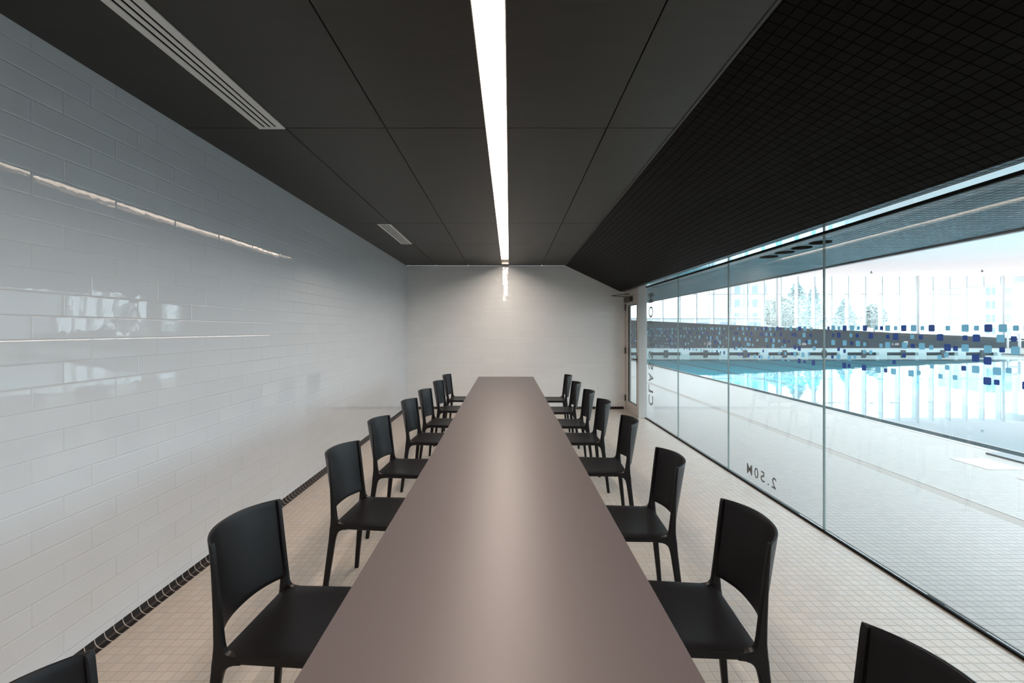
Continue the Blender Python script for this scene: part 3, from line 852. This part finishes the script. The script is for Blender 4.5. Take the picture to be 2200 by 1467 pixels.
# hall roof, right wall, near wall, wall above the soffit
m = MB(); m.face([(XE, 18.0, HC + 0.01), (XE, YH + 1.0, HC + 0.01), (XH + 0.3, YH + 1.0, HC + 0.01), (XH + 0.3, 18.0, HC + 0.01)])
struct(m.obj('ceiling', M['brightened_roof'], fix=False), 'white roof of the pool hall, made translucent to brighten it', 'ceiling')
m = MB()
for yy in (-12, -6, 0, 6, 12): m.box(XE, XH + 0.3, yy, yy + 0.5, HC, HC + 0.7)  # unseen skylight openings between beams, added to light hall and deck
for xx in (3.6, 13, 22.5, 32, 41.3): m.box(xx, xx + 0.4, PY0, 17.5, HC, HC + 0.6)
struct(m.obj('ceiling', M['hall_white']), 'unseen white roof beams around skylights added for daylight', 'ceiling')
side = empty('window_21', (XH, 0, 0)); struct(side, 'assumed white framed glazed side of the hall, added for daylight', 'window')
m = MB(); m.box(0.0, 0.012, PY0, YC_, 0, HC); m.obj('pane', M['facade_glass'], side)  # glazing assumed along this side to let more daylight in
for q in range(14):
    m = MB(); m.box(-0.1, 0.15, 35.2 - 3.4 * q, 35.45 - 3.4 * q, 0, HC); m.obj('mullion', M['mullion'], side)
m = MB(); m.box(XH - 0.1, XH + 0.2, 15.0, YH + 1.0, HC - 0.5, HC); struct(m.obj('trim_11', M['hall_white']), 'white beam over the right hand windows', 'trim')
m = MB(); m.box(XG, XH + 0.3, PY0 - 0.3, PY0, -0.5, HC)
struct(m.obj('wall_near', M['hall_white']), 'white wall of the pool hall behind the viewer', 'wall')
m = MB(); m.box(XE - 0.02, XE + 0.02, YN, YH, SO + 0.05, HC + 0.3)
struct(m.obj('wall_upper', M['hall_white']), 'white wall standing above the soffit edge', 'wall')
m = MB(); m.box(-2.2, XE, YF - 0.2, YH, CE + 0.25, CE + 0.4); m.box(XG - 0.1, XG, PY0, YF - 0.2, 0, SO + 0.1)
struct(m.obj('wall_side', M['hall_white']), 'hidden walls and roof around the room', 'wall')
m = MB(); m.box(XD + 0.07, XG + 0.0, YB + 0.0, YH, 0, SO)
struct(m.obj('wall_outer', M['hall_white']), 'white tiled outer wall of the room along the deck', 'wall')
# curtain wall
YC = 37.0
cw = empty('window_20', (0, YC, 0)); struct(cw, 'tall white framed curtain wall at the far end of the hall', 'window')
m = MB(); m.box(2.3, XH, -0.006, 0.006, 0, HC); m.obj('pane', M['facade_glass'], cw)
k = 0
px = 1352.0
wide = {1620, 1941}
while px < 2187:
    x = (px - 1089) * YC / F
    m = MB(); m.box(x - 0.045, x + 0.045, 0.007, 0.40, -0.1, HC); m.obj('mullion', M['mullion'], cw)
    px += 36.3
m = MB()
for z in ((632 - 708) / -F * YC + EYE, (684 - 708) / -F * YC + EYE): m.box(2.3, XH, -0.03, 0.03, z - 0.03, z + 0.03)
m.obj('transom', M['mullion'], cw)
for px in (1660, 1958, 2139):
    x = (px - 1089) * YC / F
    m = MB(); m.cyl((x, -0.6, 0), (x, -0.6, HC), 0.09, seg=20)
    tag(m.obj('column', M['mullion']), {1660: 'slim white round column before the far windows, left one', 1958: 'slim white round column before the far windows, middle one', 2139: 'slim white round column before the far windows, right one'}[px], 'column', 'white columns before the far windows')
for o in [o for o in COL.objects if o.name.startswith('column')]: o.location = (0, YC, 0)

for px, py, lab in ((1872, 585, 'tiny grey sprinkler head under the hall roof, left one'), (2110, 582, 'tiny grey sprinkler head under the hall roof, right one')):
    y = F * (HC - 0.09 - EYE) / (708 - py)
    m = MB(); m.cyl((0, 0, -0.14), (0, 0, 0.0), 0.03, seg=10); m.cyl((0, 0, -0.15), (0, 0, -0.12), 0.09, seg=14)
    o = m.obj('sprinkler', M['letter_grey']); o.location = ((px - 1089) * y / F, y, HC)
    tag(o, lab, 'sprinkler', 'sprinkler heads in the hall')
# downlights in the soffit
dproto = None
for i, y in enumerate((4.50, 4.245, 4.0, 3.76)):
    if dproto is None:
        dproto = empty('downlight', (2.59, y, SO))
        m = MB(); m.cyl((0, 0, -0.004), (0, 0, 0.0), 0.08, seg=28); m.obj('trim_ring', M['black'], dproto)
        m = MB(); m.cyl((0, 0, -0.006), (0, 0, -0.0045), 0.055, seg=28); m.obj('lens', M['black'], dproto)
        o = dproto
    else: o = dup(dproto, (2.59, y, SO), 0)
    tag(o, 'black round recessed downlight in the soffit, %s' % ['farthest of the four', 'second from the far end', 'second nearest', 'nearest of the four'][i], 'downlight', 'downlights in the outer soffit')

# ladder rails at the pool edge near the right
def rail(x, y, s_, label):
    r = empty('grab_rail', (x, y, 0)); tag(r, label, 'rail', 'white grab rails by the far pool side')
    m = MB(); m.cyl((0, 0, 0), (0, 0, 1.15), 0.05); m.obj('post', M['mullion'], r)
    m = MB(); m.cyl((0.75, 0, 0), (0.75, 0, 1.25), 0.07); m.obj('post', M['mullion'], r)
    m = MB(); m.tube([(0, 0, 1.1), (0.1, 0, 1.22), (0.4, 0, 1.26), (0.75, 0, 1.2)], 0.03); m.tube([(0, 0, 0.8), (0.75, 0, 0.8), (1.6, 0, 0.8)], 0.03); m.obj('rail', M['mullion'], r)
rail(PX1 + 0.5, 28.9, 1, 'white post and hoop rail standing at the far right pool corner')

# marker tiles on the deck
for x0, x1, y0_, y1_, lab in ((5.15, 5.55, 4.87, 5.30, 'white square marker set in the deck near the pool edge'), (5.15, 5.55, 4.15, 4.6, 'white square marker set in the deck cut by the right photo edge')):
    m = MB(); m.box(x0, x1, y0_, y1_, 0.0, 0.003); tag(m.obj('deck_marker', M['marker']), lab, 'marker', 'white markers set in the pool deck')
m = MB(); m.box(5.78, 5.98, 4.9, 5.5, 0.0, 0.02); m.bevel(0.004, 1); tag(m.obj('anchor_plate', plain('dull_grey_steel', (0.17, 0.18, 0.185), 0.5)), 'flat steel anchor plate at the pool edge on the right', 'plate')

# ------------------------------------------------------------------ outside beyond the windows
m = MB(); m.box(-60, 160, YC + 0.5, 200, -0.5, -0.1); m.box(XH + 0.3, 160, -40, YC + 0.5, -0.5, -0.1)
struct(m.obj('ground', plain('pale_paving', (0.5, 0.51, 0.51), 0.8, noise=0.1, nscale=0.5)), 'pale paving outside the far windows', 'ground')
def leafmat(name, c): return plain(name, c, 0.7, noise=0.35, nscale=3.0)
LM = [leafmat('blue_green_foliage', (0.31, 0.42, 0.42)), leafmat('olive_foliage', (0.37, 0.41, 0.38))]
bark = plain('grey_bark', (0.2, 0.17, 0.15), 0.9)
def tree(px, py_top, Y, r, conifer, mat, label, seed):
    rr = random.Random(seed)
    x = (px - 1089) * Y / F; H = EYE + (708 - py_top) * Y / F
    t = empty('tree', (x, Y, -0.1)); tag(t, label, 'tree', 'trees beyond the far windows')
    m = MB(); m.cyl((0, 0, 0), (0, 0, H * 0.9), 0.16, 0.04, seg=8); m.obj('trunk', bark, t)
    m = MB()
    for i in range(3200):
        h = rr.uniform(0.12 if conifer else 0.35, 1.0)
        rad = r * ((1 - h) ** 0.8 if conifer else math.sin(min(1, (h - 0.3) / 0.7) * math.pi) ** 0.5) + 0.1
        a = rr.uniform(0, 6.283); q = math.sqrt(rr.random()) * rad
        c = Vector((math.cos(a) * q, math.sin(a) * q, h * H))
        s_ = rr.uniform(0.10, 0.26)
        u = Vector((rr.uniform(-1, 1), rr.uniform(-1, 1), rr.uniform(-.6, .3))).normalized(); v = u.orthogonal().normalized()
        m.face([c - u * s_, c - v * s_ * .5, c + u * s_, c + v * s_ * .5])
    m.obj('foliage', mat, t, fix=False)
tree(1712, 604, 62, 3.6, True, LM[0], 'tall pale conifer left of the wide steel coloured joint', 1)
tree(1748, 612, 72, 2.8, True, LM[0], 'second conifer close to the tall one', 2)
tree(1675, 636, 58, 2.2, False, LM[1], 'low leafy tree left of the conifers', 3)
tree(1815, 640, 66, 2.6, True, LM[0], 'small pointed conifer right of the wide joint', 4)
tree(1878, 650, 66, 1.5, False, LM[1], 'pale bare looking tree seen between middle mullions', 5)
def building(x0, x1, Y, z1, label, nx, nz, dep=8.0, col=(0.42, 0.43, 0.44)):
    b = empty('building', ((x0 + x1) / 2, Y, -0.1)); tag(b, label, 'building', 'pale buildings beyond the far windows')
    w = x1 - x0
    m = MB(); m.box(-w / 2, w / 2, 0, dep, 0, z1); m.obj('wall', plain('pale_facade', col, 0.7), b)
    m = MB(); m.box(-w / 2 - 0.2, w / 2 + 0.2, -0.2, dep + 0.2, z1, z1 + 0.25); m.obj('roof', M['mullion'], b)
    wm = plain('pale_window', (0.20, 0.26, 0.32), 0.5)
    for i in range(nx):
        for j in range(nz):
            cx = -w / 2 + w * (i + 0.5) / nx; cz = z1 * (j + 0.55) / nz
            m = MB(); m.box(cx - w / nx * .3, cx + w / nx * .3, -0.04, 0, cz - z1 / nz * .28, cz + z1 / nz * .28); m.obj('window', wm, b)
building(16, 40, 70, 3.3, 'long low pale building behind the left windows', 6, 1)
building(43.7, 50.5, 88, 10.5, 'tall pale block with blue windows behind the left trees', 4, 4)
building(81.5, 88, 78, 9.2, 'pale block with bluish windows at the right end', 2, 4)
m = MB(); m.box(12, 72, 54, 54.4, -0.1, 1.0); tag(m.obj('hedge', LM[1]), 'low olive hedge outside the far windows', 'hedge')
for px, lab in ((1592, 'street pole left of the trees'), (1524, 'thin street pole behind the left windows')):
    x = (px - 1089) * 60 / F
    m = MB(); m.cyl((x, 60, -0.1), (x, 60, 7.0), 0.10, seg=10); m.cyl((x, 60, 6.9), (x + 0.9, 60, 7.1), 0.05, seg=8); tag(m.obj('street_pole', plain('grey_pole', (0.35, 0.37, 0.4), 0.6)), lab, 'pole', 'street poles outside')
